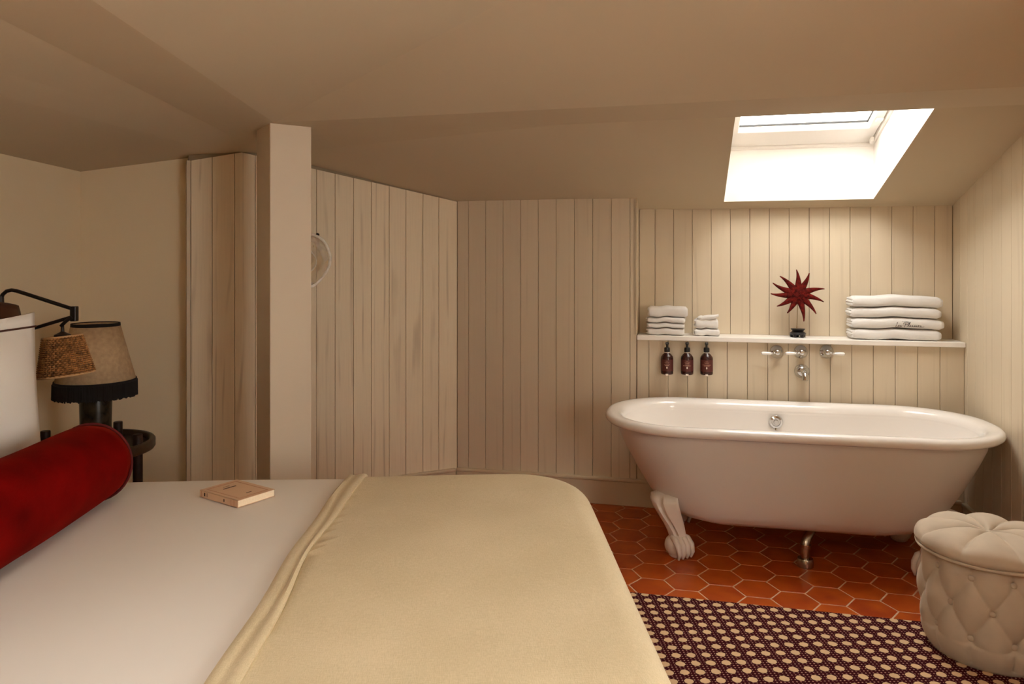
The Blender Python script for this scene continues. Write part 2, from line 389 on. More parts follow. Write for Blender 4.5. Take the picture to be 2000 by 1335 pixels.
# ================================================================== CEILING
def solve(f, g_, p, d):      # point on p + t d where f = g
    h0 = f(p)-g_(p); h1 = f(p+d)-g_(p+d); return p+d*(-h0/(h1-h0))
pk = GF(TP, .15)             # ridge end, just behind the angled wall
pkz = zB(GF(TP, 0))+.003
def on_a(a, v):              # point with bed coordinate a and bath coordinate v
    b_ = 0.0; p = BD(a, 0); q = BD(a, 1); t = (v-vof(p))/(vof(q)-vof(p)); return BD(a, t)
TA, TB_ = on_a(-1.114, .98), on_a(-1.114, 1.29)
TC = on_a(-.842, 1.29)
ZB = 1.868
cg = G()
def poly3(pts, hole=None):
    loops = [[Vector(p) for p in pts]]+([[Vector(p) for p in hole]] if hole else [])
    flat = [Vector((p.x, p.y, 0)) for l in loops for p in l]
    tri = tessellate_polygon([[Vector((p.x, p.y, 0)) for p in l] for l in loops])
    cg.add([tuple(p) for l in loops for p in l], [tuple(t) for t in tri])
def Z(p, z): return Vector((p.x, p.y, z))
def bz(u, v): p = BF(u, v); return Z(p, zB(p))
SU0, SU1, SV0, SV1 = .515, 1.241, -.053, .98
poly3([Z(pk, pkz), bz(-1.15, -.32), bz(SU0, -.32), bz(SU0, SV1), Z(TA, ZB+.002)])
poly3([bz(SU0, -.32), bz(SU1, -.32), bz(SU1, SV0), bz(SU0, SV0)])
poly3([bz(SU1, -.32), bz(1.85, -.32), bz(1.85, SV1), bz(SU1, SV1)])
pa, pb = BD(-2.15, -2.25), BD(-2.15, 4.0)
poly3([Z(pa, zL(pa)), Z(BD(-1.114, -2.25), ZB+.002), Z(TB_, ZB+.002), Z(TA, ZB+.002), Z(pk, pkz), Z(pb, zL(pb))])
fold = solve(zC1, zC2, BF(1.9, 0), V*1.0)
bq = BF(1.9, 1.29)
poly3([Z(TC, ZB), Z(bq, zC2(bq)), Z(fold, zC2(fold))])
r0, r1 = BD(-.842, -2.25), BD(1.6, -2.25)
kx0, kx1, ky0, ky1 = -.75, .05, -.50, .38
hole = [Vector((x, y, 0)) for x, y in ((kx0, ky0), (kx1, ky0), (kx1, ky1), (kx0, ky1))]; hole = [Z(p, zC1(p)) for p in hole]
poly3([Z(r0, zC1(r0)), Z(r1, zC1(r1)), Z(fold, zC1(fold)), Z(TC, ZB)], hole)
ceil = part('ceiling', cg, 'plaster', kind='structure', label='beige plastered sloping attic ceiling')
recalc(ceil)
bm = bmesh.new(); bm.from_mesh(ceil.data)
if sum(f.normal.z*f.calc_area() for f in bm.faces) > 0: bmesh.ops.reverse_faces(bm, faces=bm.faces[:])
for f in bm.faces:
    if f.normal.z > 0: f.normal_flip()
bm.to_mesh(ceil.data); bm.free()
# boxed beams
q0, q1 = BF(1.85, .98), BF(1.85, 1.29)
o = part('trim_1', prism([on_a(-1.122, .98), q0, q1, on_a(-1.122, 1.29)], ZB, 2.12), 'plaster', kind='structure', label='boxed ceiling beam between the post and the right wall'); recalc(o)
s0, s1 = BD(-1.12, -2.2), BD(-.842, -2.2)
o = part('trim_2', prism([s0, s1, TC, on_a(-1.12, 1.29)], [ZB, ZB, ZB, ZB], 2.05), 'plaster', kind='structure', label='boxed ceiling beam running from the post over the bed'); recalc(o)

# --- skylight over the bath
wd = link('window_1', None, None, MW, kind='structure', label='white skylight with a deep shaft over the bath')
def zs(y): return 1.634-.28*y                         # local y = -v
SH = .268
g = G(); ya, yb = -SV0, -SV1                           # y from .053 (low end) to -.98 (high end)
x0, x1 = SU0, SU1; tk = .05
for (xa, y0), (xb, y1) in (((x0, ya), (x1, ya)), ((x1, ya), (x1, yb)), ((x1, yb), (x0, yb)), ((x0, yb), (x0, ya))):
    d = Vector((xb-xa, y1-y0, 0)).normalized(); nrm = Vector((-d.y, d.x, 0))*tk; ex = d*tk
    A, B_ = Vector((xa, y0, 0))-ex*0, Vector((xb, y1, 0))+ex*0
    pl = [A, B_, B_+nrm, A+nrm]
    g.add(*prism(pl, [zs(p.y)+e_ for p, e_ in ((A, 0), (B_, 0), (B_, .03), (A, .03))], [zs(p.y)+SH for p in (A, B_, B_, A)]))
o = part('shaft_lining', g, 'white_lining', wd); recalc(o)
# frame and sash lie in the roof slope: local frame tilted
MS = T(.878, ya, zs(ya)+SH) @ Matrix.Rotation(-ROOFM, 4, 'X')     # x across, y goes down-slope(+), up-slope(-)
hw = (x1-x0)/2; LN = (ya-yb)/cos(ROOFM)
fg = G()
for bx_ in ((-hw-.05, -hw+.012, -LN-.05, .05, -.002, .09), (hw-.012, hw+.05, -LN-.05, .05, -.002, .09), (-hw, hw, -.012, .05, -.002, .09), (-hw, hw, -LN-.05, -LN+.012, -.002, .09)): fg.add(*bbox(*bx_, .004))
part('window_frame', fg, 'window_white', wd, MS)
sg = G()
for bx_ in ((-hw+.016, -hw+.062, -LN, -.016, .012, .075), (hw-.062, hw-.016, -LN, -.016, .012, .075), (-hw+.016, hw-.016, -.185, -.016, .012, .075), (-hw+.016, hw-.016, -LN, -LN+.06, .012, .075)): sg.add(*bbox(*bx_, .004))
sash = part('sash', sg, 'window_white', wd, MS)
kg = G()
for bx_ in ((-hw+.062, hw-.062, -.190, -.185, .044, .052), (-hw+.062, -hw+.067, -LN+.06, -.185, .044, .052), (hw-.067, hw-.062, -LN+.06, -.185, .044, .052)): kg.add(*box(*bx_))
part('gasket', kg, 'gasket', sash)
part('pane', box(-hw+.062, hw-.062, -LN+.06, -.185, .050, .056), 'pane_glass', wd, MS)
lt = G(); lt.add(*bbox(hw-.030, hw-.014, -.085, -.045, -.01, .014, .003)); lt.add(*bbox(hw-.05, hw-.02, -.30, -.27, .0, .012, .003))
part('latch', lt, 'window_white', wd, MS)
# added roof window, out of view above the viewer, brightens bed and left wall
w4 = link('fill_window_roof', None, None, I4, kind='structure', label='unseen roof window added above the near side of the bed for fill light')
g = G()
for xa, xb, y0, y1 in ((kx0-.04, kx0, ky0-.04, ky1+.04), (kx1, kx1+.04, ky0-.04, ky1+.04), (kx0, kx1, ky0-.04, ky0), (kx0, kx1, ky1, ky1+.04)):
    pl = [Vector((xa, y0, 0)), Vector((xb, y0, 0)), Vector((xb, y1, 0)), Vector((xa, y1, 0))]
    g.add(*prism(pl, [zC1(p) for p in pl], [zC1(p)+.2 for p in pl]))
o = part('shaft_lining', g, 'white_lining', w4); recalc(o)
pl = [Vector((kx0, ky0, 0)), Vector((kx1, ky0, 0)), Vector((kx1, ky1, 0)), Vector((kx0, ky1, 0))]
o = part('pane', prism(pl, [zC1(p)+.17 for p in pl], [zC1(p)+.176 for p in pl]), 'pane_glass', w4); recalc(o)

# ================================================================== BED
BZ = .58
def outline(a, b_, r, n=16):
    """rounded rectangle, half sizes a,b, corner radius r, ccw; n points per corner"""
    r = max(1e-4, min(r, a, b_)); out = []
    for q, (sx_, sy_) in enumerate(((1, 1), (-1, 1), (-1, -1), (1, -1))):
        for k in range(n):
            t = pi/2*(q+k/(n-1)); out.append((sx_*(a-r)+r*cos(t), sy_*(b_-r)+r*sin(t)))
    return out
def densify(pts, step):
    out = []
    for i, p in enumerate(pts):
        q = pts[(i+1) % len(pts)]; d = sqrt((p[0]-q[0])**2+(p[1]-q[1])**2); m_ = max(1, int(d/step))
        out += [(p[0]+(q[0]-p[0])*k/m_, p[1]+(q[1]-p[1])*k/m_) for k in range(m_)]
    return out
def drape(cx, cy, a, b_, rc, er, ztop, zbot, zf, flare=.02, wave=0.0):
    """cloth lying on a mattress: crowned top, rolled edge radius er, hanging sides"""
    base = densify(outline(a, b_, rc), .05); n = len(base); R = []
    def inset(d):
        o_ = outline(a-d, b_-d, max(rc-d, .0)); o0 = outline(a, b_, rc)
        dd_ = []
        for i, p in enumerate(o0):
            q = o0[(i+1) % len(o0)]; m_ = max(1, int(sqrt((p[0]-q[0])**2+(p[1]-q[1])**2)/.05))
            P_, Q_ = o_[i], o_[(i+1) % len(o_)]
            dd_ += [(P_[0]+(Q_[0]-P_[0])*k/m_, P_[1]+(Q_[1]-P_[1])*k/m_) for k in range(m_)]
        return dd_
    ds = [b_-.012-(b_-.012-er)*(k/14) for k in range(15)]
    for d in ds: R.append([(cx+x, cy+y, ztop+zf(cx+x, cy+y)) for x, y in inset(d)])
    for k in range(1, 9):
        t = pi/2*k/8; d = er*(1-sin(t)); R.append([(cx+x, cy+y, ztop-er*(1-cos(t))+zf(cx+x, cy+y)*(1-k/8)) for x, y in inset(d)])
    z1 = ztop-er
    for k in range(1, 8):
        f = k/7; row = []
        for i, (x, y) in enumerate(inset(-flare*f)):
            w_ = wave*f*sin(i*.55+sin(i*.13)*2); l = sqrt(x*x+y*y); row.append((cx+x+x/l*w_, cy+y+y/l*w_, z1+(zbot-z1)*f))
        R.append(row)
    v_, f_ = rings(R, True, True, False)
    bm = bmesh.new(); vs_ = [bm.verts.new(p) for p in v_]
    for q in f_: bm.faces.new([vs_[i] for i in q])
    bmesh.ops.remove_doubles(bm, verts=bm.verts[:], dist=.002); bmesh.ops.dissolve_degenerate(bm, edges=bm.edges[:], dist=.0005)
    bmesh.ops.recalc_face_normals(bm, faces=bm.faces[:]); bm.verts.index_update()
    out = ([tuple(p.co) for p in bm.verts], [tuple(x.index for x in q.verts) for q in bm.faces]); bm.free(); return out
bcx, bcy, ba, bb_ = -.79, 1.62, 1.122, .902
def crown(x, y):
    return .016*exp(-((x+.02)/.42)**2-((y-2.2)/.7)**2)+.004*sin(x*5.1+y*2.3)+.003*sin(y*7.3-x*3.1)-.006
bed = thing('bed', MBED(), 'wide upholstered bed under white linen and cream blanket', 'bed')
part('bed_base', bbox(-1.90, .30, .75, 2.49, .12, .33, .02, 2), 'bed_upholstery', bed)
part('mattress', bbox(-1.88, .275, .77, 2.475, .33, .53, .05, 3), 'linen_white', bed, smooth=40)
part('headboard', bbox(-1.955, -1.905, .72, 2.52, .1, .98, .02, 2), 'bed_upholstery', bed)
for x, y in ((-1.8, .85), (.2, .85), (-1.8, 2.4), (.2, 2.4)): part('leg', lathe([(.02, 0), (.028, .12)], 12), 'dark_wood', bed, T(x, y, 0.009))
o = part('duvet', drape(bcx, bcy, ba-.006, bb_, .235, .045, BZ+.002, .30, lambda x, y: crown(x, y)*.6, .01, .004), 'linen_white', M=MBED(), smooth=True)
tagged(o, 'smooth white bed linen spread over the whole bed', 'bed linen')
# blanket over the foot end, cut along its hem
bv_, bf_ = drape(bcx, bcy, ba+.012, bb_+.012, .24, .075, BZ+.009, .20, crown, .03, .008)
bm = bmesh.new(); vs = [bm.verts.new(p) for p in bv_]
for q in bf_: bm.faces.new([vs[i] for i in q])
def hemx(y): return -.432+.0*y
bmesh.ops.bisect_plane(bm, geom=bm.verts[:]+bm.edges[:]+bm.faces[:], plane_co=(-.425, 2.0, 0), plane_no=(-1, .018, 0), clear_outer=True)
bmesh.ops.recalc_face_normals(bm, faces=bm.faces[:]); bm.verts.index_update()
blk = thing('blanket', MBED(), 'cream woven blanket folded back across the foot of the bed', 'blanket')
o = part('cover', ([tuple(p.co) for p in bm.verts], [tuple(x.index for x in q.verts) for q in bm.faces]), 'blanket', blk, smooth=True); bm.free()
if True:
    m_ = o.modifiers.new('thick', 'SOLIDIFY'); m_.thickness = .004; m_.offset = 1
# rolled double hem: a swept flat fold following the bed's profile at the hem
def bedprof(off):
    pts = []; yf = bcy+bb_+.012
    for k in range(60):
        y = .75+(yf-.075-.75)*k/59; pts.append((y, BZ+.009+off))
    for k in range(1, 9):
        t = pi/2*k/8; pts.append((yf-.075+(.075+off)*sin(t), BZ+.009-.075+(.075+off)*cos(t)))
    for k in range(1, 8): pts.append((yf+off+.02*k/7, BZ-.066-.30*k/7))
    return pts
R = []
prof0 = bedprof(0.0)
for i, (y, z) in enumerate(prof0):
    j0, j1 = max(i-1, 0), min(i+1, len(prof0)-1); ty, tz = prof0[j1][0]-prof0[j0][0], prof0[j1][1]-prof0[j0][1]; l = sqrt(ty*ty+tz*tz); ny, nz = -tz/l, ty/l
    xh = -.425+.018*(y-2.0)+.006*sin(y*5)+.003*sin(y*13)
    wl, wr_ = .026+.005*sin(y*4+1), .030-.016*exp(-((y-1.75)/.35)**2)+.004*sin(y*6)
    hh = .013+.002*sin(y*9)
    prof = [(-wl, -.004), (-wl-.003, hh*.45), (-wl*.75, hh*.95), (-wl*.25, hh*.80), (0, hh*.62), (wr_*.35, hh*.95), (wr_*.8, hh*1.15), (wr_+.004, hh*.85), (wr_+.002, .002), (wr_*.5, -.003)]
    e = crown(xh, y) if z >= BZ+.008 else 0
    R.append([(xh+px, y+ny*h, z+e+nz*h) for px, h in prof])
o = part('folded_hem', rings(R), 'blanket', blk, smooth=50); recalc(o)

# bolster
bo = thing('bolster', MBED(-1.172, 0, BZ+.116), 'long red velvet bolster lying across the bed', 'bolster')
prof = [(.004, 1.0), (.06, .985), (.10, .992), (.118, 1.01)]
L0, L1, RB = .98, 2.295, .121
pr = [(.001, L0-.03), (.05, L0-.026), (.09, L0-.014), (.113, L0)]+[(RB*(.945+.055*sin(pi*(k/30))**.35), L0+(L1-L0)*k/30) for k in range(1, 30)]+[(.113, L1), (.09, L1+.016), (.05, L1+.03), (.001, L1+.034)]
nb = 40; R = []
for r, y in pr:
    row = []
    for j in range(nb):
        t = 2*pi*j/nb; rr = r*(1+.018*sin(3*t+y*6)+.010*sin(7*t-y*11)); x, z = rr*cos(t), rr*sin(t)
        if z < -.112: z = -.112-.2*(z+.112)*-1 if False else max(z, -.1145)
        row.append((x, y, z))
    R.append(row)
o = part('cover', rings(R), 'velvet_red', bo, smooth=True); recalc(o)
for y in (L0+.002, L1-.002): part('piping', tube([(.1165*cos(t), y, max(.1165*sin(t), -.111)) for t in [2*pi*k/40 for k in range(40)]], .0042, 6, True), 'velvet_dark', bo, smooth=True)
# pillows
def cushion(w, h, th, flange=0.0, n=26, rnd=0.0):
    R = []; v = []; f = []
    def pt(i, j, side):
        x, y = -1+2*i/n, -1+2*j/n
        sx_ = x*(1-.05*(1-0)*(y*y-1)*-1*0); X = w/2*x*(1-.045*(1-y*y)*abs(x)**3); Y = h/2*y*(1-.045*(1-x*x)*abs(y)**3)
        X *= sqrt(1-rnd*y*y/2); Y *= sqrt(1-rnd*x*x/2)
        fx = max(0, 1-abs(X)/(w/2-flange)); fy = max(0, 1-abs(Y)/(h/2-flange))
        t = th/2*(min(1, fx*2.6)**.55)*(min(1, fy*2.6)**.55) if fx > 0 and fy > 0 else 0
        t = th/2*((1-(1-min(1, fx*1.15))**3)*(1-(1-min(1, fy*1.15))**3))**.62 if fx > 0 and fy > 0 else 0
        t += .0022+.003*sin(X*17+Y*9)*min(1, fx*3)
        return (X, Y, side*t)
    for s in (1, -1):
        o_ = len(v)
        for j in range(n+1):
            for i in range(n+1): v.append(pt(i, j, s))
        for j in range(n):
            for i in range(n):
                q = (o_+j*(n+1)+i, o_+j*(n+1)+i+1, o_+(j+1)*(n+1)+i+1, o_+(j+1)*(n+1)+i); f.append(q if s == 1 else q[::-1])
    o_ = (n+1)**2
    edge = [(i, 0) for i in range(n)]+[(n, j) for j in range(n)]+[(i, n) for i in range(n, 0, -1)]+[(0, j) for j in range(n, 0, -1)]
    idx = [j*(n+1)+i for i, j in edge]
    for k in range(len(idx)): a_, b2 = idx[k], idx[(k+1) % len(idx)]; f.append((a_, o_+a_, o_+b2, b2))
    return v, f
# pillow local: x = width (along bed b), y = height, z = outwards (towards foot)
def PMAT(a, b, z, lean, yaw=0):
    Mx = Matrix(((0, 0, 1, 0), (1, 0, 0, 0), (0, 1, 0, 0), (0, 0, 0, 1)))
    return MBED(a, b, z) @ RZ(yaw) @ RY(-lean) @ Mx @ T(0, 0, 0)
pw = thing('pillow', PMAT(-1.405, 2.125, BZ+.006, 3.5), 'large white pillow with a thin brown border line, behind the bolster', 'pillow')
o = part('cover', cushion(.66, .56, .14, .05), 'pillow_white', pw, T(0, .274, 0), smooth=True)
lh = .56/2-.045
for sy_ in (1, -1):
    part('border_line', tube([(.327*sin(pi/2*k), sy_*lh*(1-.0*abs(k)), .0058) for k in [-1+q/14 for q in range(29)]], .0030, 6), 'brown_thread', pw, T(0, .274, 0))
o = part('brown_cushion', cushion(.62, .615, .085, 0, 26, .5), 'brown_satin', M=PMAT(-1.573, 2.335, BZ+.006, 2) @ T(0, .30, 0), smooth=True)
tagged(o, 'dark brown satin cushion standing behind the white pillow', 'cushion')
# book
pA, pB_, pC, pD = Vector((-.953, 2.268, 0)), Vector((-.80, 2.166, 0)), Vector((-.698, 2.266, 0)), Vector((-.871, 2.382, 0))
ex = (pC-pB_); ey = (pD-pC); ang = atan2((pB_-pA).y, (pB_-pA).x)
bk = thing('book', Matrix.Translation((-.80, 2.167, BZ+.0036)) @ Matrix.Rotation(ang+pi, 4, 'Z') @ Matrix.Identity(4), 'cream paperback with a red framed cover lying on the bed', 'book')
# local: x along spine (from near corner to far-left), y negative = across the cover
bl, bw, bh = .186, .132, .021
part('pages', box(.002, bl-.002, -bw+.002, -.002, .0012, bh-.0012), 'book_pages', bk)
cv = G(); cv.add(*box(0, bl, -bw, 0, bh-.0012, bh)); cv.add(*box(0, bl, -bw, 0, 0, .0012)); cv.add(*box(0, bl, -.0012, 0, 0, bh))
part('cover', cv, 'book_cover', bk)
fl = G(); zt = bh+.0003
for i_, w_ in ((.014, .0008), (.017, .0006)):
    for q in ((i_, bl-i_, -bw+i_, -bw+i_+w_), (i_, bl-i_, -i_-w_, -i_), (i_, i_+w_, -bw+i_, -i_), (bl-i_-w_, bl-i_, -bw+i_, -i_)): fl.add(*box(q[0], q[1], q[2], q[3], bh-.0002, zt))
part('cover_frame', fl, 'book_frame', bk)
ink = G(); rr = random.Random(3)
# title (along y), author line, publisher mark, spine marks
y = -.043
for k in range(9):
    w_ = .0042; ink.add(*box(.128, .134, y-w_, y, bh-.0002, zt)); y -= w_+.0009
y = -.055
for k in range(6): ink.add(*box(.146, .1485, y-.0024, y, bh-.0002, zt)); y -= .0038
for k in range(4): ink.add(*box(.040, .0445, -.060-.0048*k-.0036, -.060-.0048*k, bh-.0002, zt))
for x, w_, z0, z1 in ((.158, .006, .006, .016), (.148, .0018, .005, .017), (.064, .004, .006, .014)): ink.add(*box(x, x+w_, -.0002, .0004, z0, z1))
part('printing', ink, 'ink', bk, kind='stuff')
rd = G()
for x in (.016, .021, .030, .034, .176): rd.add(*box(x, x+.001, -.0002, .0004, .002, bh-.002))
part('spine_lines', rd, 'book_frame', bk, kind='stuff')

# ================================================================== RUG, POUF
ruv = bbox(-.75, 1.52, -2.9, -1.068, 0, .008, .003)
o = part('rug', ruv, 'rug_cane', M=MW @ T(0, 0, .0005)); tagged(o, 'maroon rug printed with a cream cane weave pattern', 'rug')
pf = thing('pouf', Matrix.Translation((1.60, 2.49, .0085)), 'round buttoned beige velvet pouf at the right of the bath', 'pouf')
NB = 10; off = .33
def tuft(th, z):
    """0 at buttons / pleats, 1 at cushion centres"""
    x = (th/(2*pi))*NB+off; y = (z-.19)/.095*.5
    d1, d2 = x+y, x-y
    s1, s2 = abs(sin(pi*d1)), abs(sin(pi*d2))
    return s1, s2
def body_r(th, z):
    s1, s2 = tuft(th, z)
    prof_ = .190+.020*sin(pi*min(1, max(0, (z+.01)/.36)))-.016*max(0, 1-z/.06)**2
    inside = .075 < z < .295
    p = (s1*s2)**.55
    btn = exp(-((s1*s1+s2*s2)/.12))
    if not inside:
        x = (th/(2*pi))*NB+off; ph = .0 if z > .2 else .0
        zz = .285 if z >= .295 else .095
        y = (zz-.19)/.095*.5
        s = abs(sin(pi*(x+y))); blend = min(1, abs(z-zz)/.03)
        p2 = s**.4; p = p*(1-blend)+p2*blend; btn *= (1-blend)
    return prof_-.016+.020*p-.010*btn
nt_, nz_ = 240, 70; R = []
for i in range(nz_+1):
    z = .012+.318*i/nz_
    R.append([(body_r(2*pi*j/nt_, z)*cos(2*pi*j/nt_), body_r(2*pi*j/nt_, z)*sin(2*pi*j/nt_), z) for j in range(nt_)])
R = [[(.18*cos(2*pi*j/nt_), .18*sin(2*pi*j/nt_), 0) for j in range(nt_)]]+R
body = part('body', rings(R), 'pouf_velvet', pf, smooth=True)
for row, zz in enumerate((.095, .19, .285)):
    y = (zz-.19)/.095*.5
    for k in range(NB):
        th = (k-off-(0 if row == 1 else .5))*2*pi/NB
        r_ = body_r(th, zz)+.0085
        part('button', ellipsoid((0, 0, 0), .0055, .0100, .0100, 14, 7), 'pouf_velvet', body, T(r_*cos(th), r_*sin(th), zz) @ Matrix.Rotation(th, 4, 'Z'), smooth=True)
part('piping', tube([(.2145*cos(t), .2145*sin(t), .333) for t in [2*pi*k/64 for k in range(64)]], .0055, 8, True), 'pouf_velvet', pf, smooth=True)
NL = 8; R = []; nl = 192
for i in range(0, 29):
    f = i/28
    if f < .12: rr = .205+.011*(f/.12); zz = .336+.004*(f/.12)
    else:
        t_ = pi/2*(f-.12)/.88; rr = .222*cos(t_)**.55 if f < 1 else .0005; zz = .340+.072*sin(t_)**.62
        zz -= .022*exp(-(rr/.05)**2)
    row = []
    for j in range(nl):
        th = 2*pi*j/nl; s = abs(sin(NL*th/2+.55)); crease = (1-s**.5)
        edge = min(1, f/.2)
        k = crease*.022*edge
        row.append(((rr-k*.45*(rr/.22))*cos(th), (rr-k*.45*(rr/.22))*sin(th), zz-k*(.25+.75*min(1, max(0, f-.2)/.3))))
    R.append(row)
lid = part('lid', rings(R), 'pouf_velvet', pf, smooth=True)
part('button', ellipsoid((0, 0, 0), .014, .014, .006, 16, 6), 'pouf_velvet', lid, T(0, 0, R[-1][0][2]+.003), smooth=True)

# ================================================================== BATH
TM = MBATH(.789, .425, 0, radians(1.2))
tub = thing('bathtub', TM, 'white roll top bathtub on claw feet under the skylight', 'bathtub')
HL, HW, RT = .840, .385, .603
def tout(d, ex=0.0, n=20): return densify2(HL-d-ex, HW-d, .93*(HW-d))
def densify2(a, b_, r):
    o_ = outline(a, b_, r, 14); out = []
    for i, p in enumerate(o_):
        q = o_[(i+1) % len(o_)]; m_ = {13: 12, 27: 3, 41: 12, 55: 3}.get(i, 1)
        out += [(p[0]+(q[0]-p[0])*k/m_, p[1]+(q[1]-p[1])*k/m_) for k in range(m_)]
    return out
# rim: rolled profile (offset inward, z)
prof = [(.052, RT-.052), (.030, RT-.046), (.012, RT-.040), (.002, RT-.030), (0, RT-.020), (.004, RT-.009), (.013, RT-.002), (.024, RT), (.050, RT-.003), (.066, RT-.008), (.078, RT-.018), (.084, RT-.034), (.086, RT-.055)]
R = [[(x, y, z) for x, y in tout(d)] for d, z in prof]
o = part('rim', rings(R, True, False, False), 'enamel', tub, smooth=True); recalc(o)
# outer shell
outer = [(.060, .0, RT-.046), (.063, .0, RT-.085), (.074, .02, .45), (.090, .058, .35), (.106, .098, .26), (.122, .128, .205), (.145, .155, .172), (.178, .19, .153), (.225, .24, .146)]
R = [[(x, y, z) for x, y in tout(d, e)] for d, e, z in outer]
o = part('outer_shell', rings(R, True, False, True), 'tub_paint', tub, smooth=True); recalc(o)
inner = [(.085, .0, RT-.04), (.088, .0, RT-.10), (.098, .03, .42), (.112, .075, .32), (.13, .12, .25), (.16, .16, .21), (.21, .21, .19), (.27, .28, .186)]
R = [[(x, y, z) for x, y in tout(d, e)] for d, e, z in inner]
o = part('basin', rings(R, True, False, True), 'enamel', tub, smooth=True); recalc(o)
# overflow on the far inner wall
ov = G(); ov.add(*lathe([(.001, .014), (.010, .014), (.012, .008), (.019, .008), (.021, .013), (.030, .010), (.033, .004), (.034, 0)], 28), RX(90)); ov.add(*tube([(0, -.006, -.030), (0, -.010, -.040)], .006, 8))
part('overflow', ov, 'chrome', tub, T(-.03, .290, .512), smooth=40)
# claw feet, shaped for the front left corner in the tub's own frame and mirrored for the others
def claw():
    g = G(); n = 22
    # centre x, y, z, facing angle, half thickness, half width
    secs = [(-.552, -.196, .272, 232, .010, .060), (-.566, -.214, .266, 232, .020, .074), (-.566, -.222, .245, 234, .026, .076), (-.556, -.224, .215, 238, .029, .068),
            (-.540, -.222, .180, 245, .030, .056), (-.524, -.218, .145, 254, .028, .046), (-.514, -.213, .115, 262, .027, .040), (-.509, -.208, .095, 266, .028, .038), (-.506, -.206, .075, 270, .032, .040)]
    R = []
    for x0, y0, z, an, th, w in secs:
        a = radians(an); d = Vector((cos(a), sin(a), 0)); q = Vector((-sin(a), cos(a), 0)); row = []; k = w/.076
        for j in range(n):
            t = 2*pi*j/n; c_, s_ = cos(t), sin(t); f = max(0, c_)
            out = th*c_; y = w*s_
            out += f*(.010*k*exp(-((y+.030*k)/(.020*k))**2)+.012*k*exp(-((y-.026*k)/(.018*k))**2)-.020*k*exp(-((y+.002)/(.009*k+.002))**2))
            row.append(tuple(Vector((x0, y0, z))+d*out+q*y))
        R.append(row)
    g.add(*rings(R))
    Mp = T(-.512, -.205, 0) @ RZ(-48)
    g.add(*ellipsoid((.000, 0, .050), .052, .054, .050, 20, 12), Mp)
    for y, r_ in ((-.036, .013), (-.013, .0145), (.011, .0145), (.034, .013)):
        g.add(*tube([(.004, y*.8, .090), (.032, y, .084), (.054, y*1.08, .062), (.060, y*1.05, .034), (.052, y, .008)], [r_*.9, r_*1.1, r_, r_*.85, r_*.45], 10), Mp)
    g.add(*lathe([(.030, 0), (.038, .008), (.036, .022)], 20), Mp @ T(.004, 0, 0))
    return g
cm = claw()
for sx_, sy_ in ((1, 1), (-1, 1), (1, -1), (-1, -1)):
    o = part('claw_foot', ([(x*sx_, y*sy_, z) for x, y, z in cm.v], cm.f), 'foot_paint', tub, T(0, 0, .0005), smooth=55); recalc(o)
dr = part('drain_pipe', G().add(*tube([(-.005, -.02, .0), (-.005, -.02, .075), (-.003, -.018, .10), (.006, -.005, .118), (.022, .015, .132), (.03, .03, .16)], .019, 16)), 'pipe_metal', tub, T(.030, -.185, 0.0005), smooth=50)
part('collar', lathe([(.033, 0), (.033, .032), (.031, .036), (.019, .036)], 24), 'pipe_metal', dr, T(-.005, -.02, 0), smooth=40)
part('coupling', lathe([(.0225, 0), (.0225, .012)], 20), 'pipe_metal', dr, T(-.003, -.018, .082), smooth=40)

# ================================================================== SHELF AND WHAT STANDS ON IT
SZ = .913
o = part('wall_shelf', bbox(.0675, 1.634, -.024, .1645, SZ-.0245, SZ, .003, 2), 'marble', M=MW); tagged(o, 'long white marble shelf across the niche above the bath', 'shelf')
def towel(L, D, H_, seed, sag=0.0, nfold=2, bulge=.3, twist=0):
    """folded towel: layers wrapped by a rounded front fold. local x along, y depth, z up from 0"""
    rr = random.Random(seed); g = G(); n = 26; NS = 24; ph = [rr.uniform(0, 6) for _ in range(6)]
    def ring(x, x_frac, hw_, hh, zc):
        row = []
        for j in range(n):
            t = 2*pi*j/n; c_, s_ = cos(t), sin(t); e = .42
            y = hw_*(abs(c_)**e)*(1 if c_ > 0 else -1); z = hh*(abs(s_)**(e+.22))*(1 if s_ > 0 else -1)
            y += .0025*sin(x*31+ph[0]+z*40); row.append((x, y, zc+z))
        return row
    def dz(x): q = x/L; return sag*(1-(2*q)**2)+.0022*sin(q*9+1.3)+.0014*sin(q*17+2.1)
    R = []
    for i in range(NS+1):
        q = -.5+i/NS; x = q*L
        end = min(1, (1-abs(2*q))/.085); k = sqrt(max(.0, 1-(1-end)**2)); k = .66+.34*k
        R.append(ring(x, q, D/2*(.93+.07*k), H_/2*k*(.98+.015*sin(q*11+ph[3])), H_/2+dz(x)))
    g.add(*rings(R))
    for m_ in range(nfold):                        # inner layers peeping out at the left end
        zc = H_*(.26+.48*m_/(max(1, nfold-1))); x0 = -L/2-.004-.006*rr.random()
        RR = [ring(x0+dx, 0, D/2*(.86+.04*rr.random())*f, H_*.17*f2, zc+dz(-L/2)) for dx, f, f2 in ((0, .9, .3), (.003, .97, .8), (.010, 1, 1), (.03, 1, 1))]
        g.add(*rings(RR))
    return g
def put_towel(u0, u1, z0, h, D, seed, label, group, vc_=-.068, rz=0, sag=0, nf=2, name='towel'):
    o = part(name, towel(u1-u0, D, h, seed, sag, nf), 'terry', M=MBATH((u0+u1)/2, vc_, z0, radians(rz)), smooth=True)
    recalc(o); return tagged(o, label, 'towel', group)
gl_ = 'small folded white towels stacked at the left end of the shelf'
zz = SZ+.0005
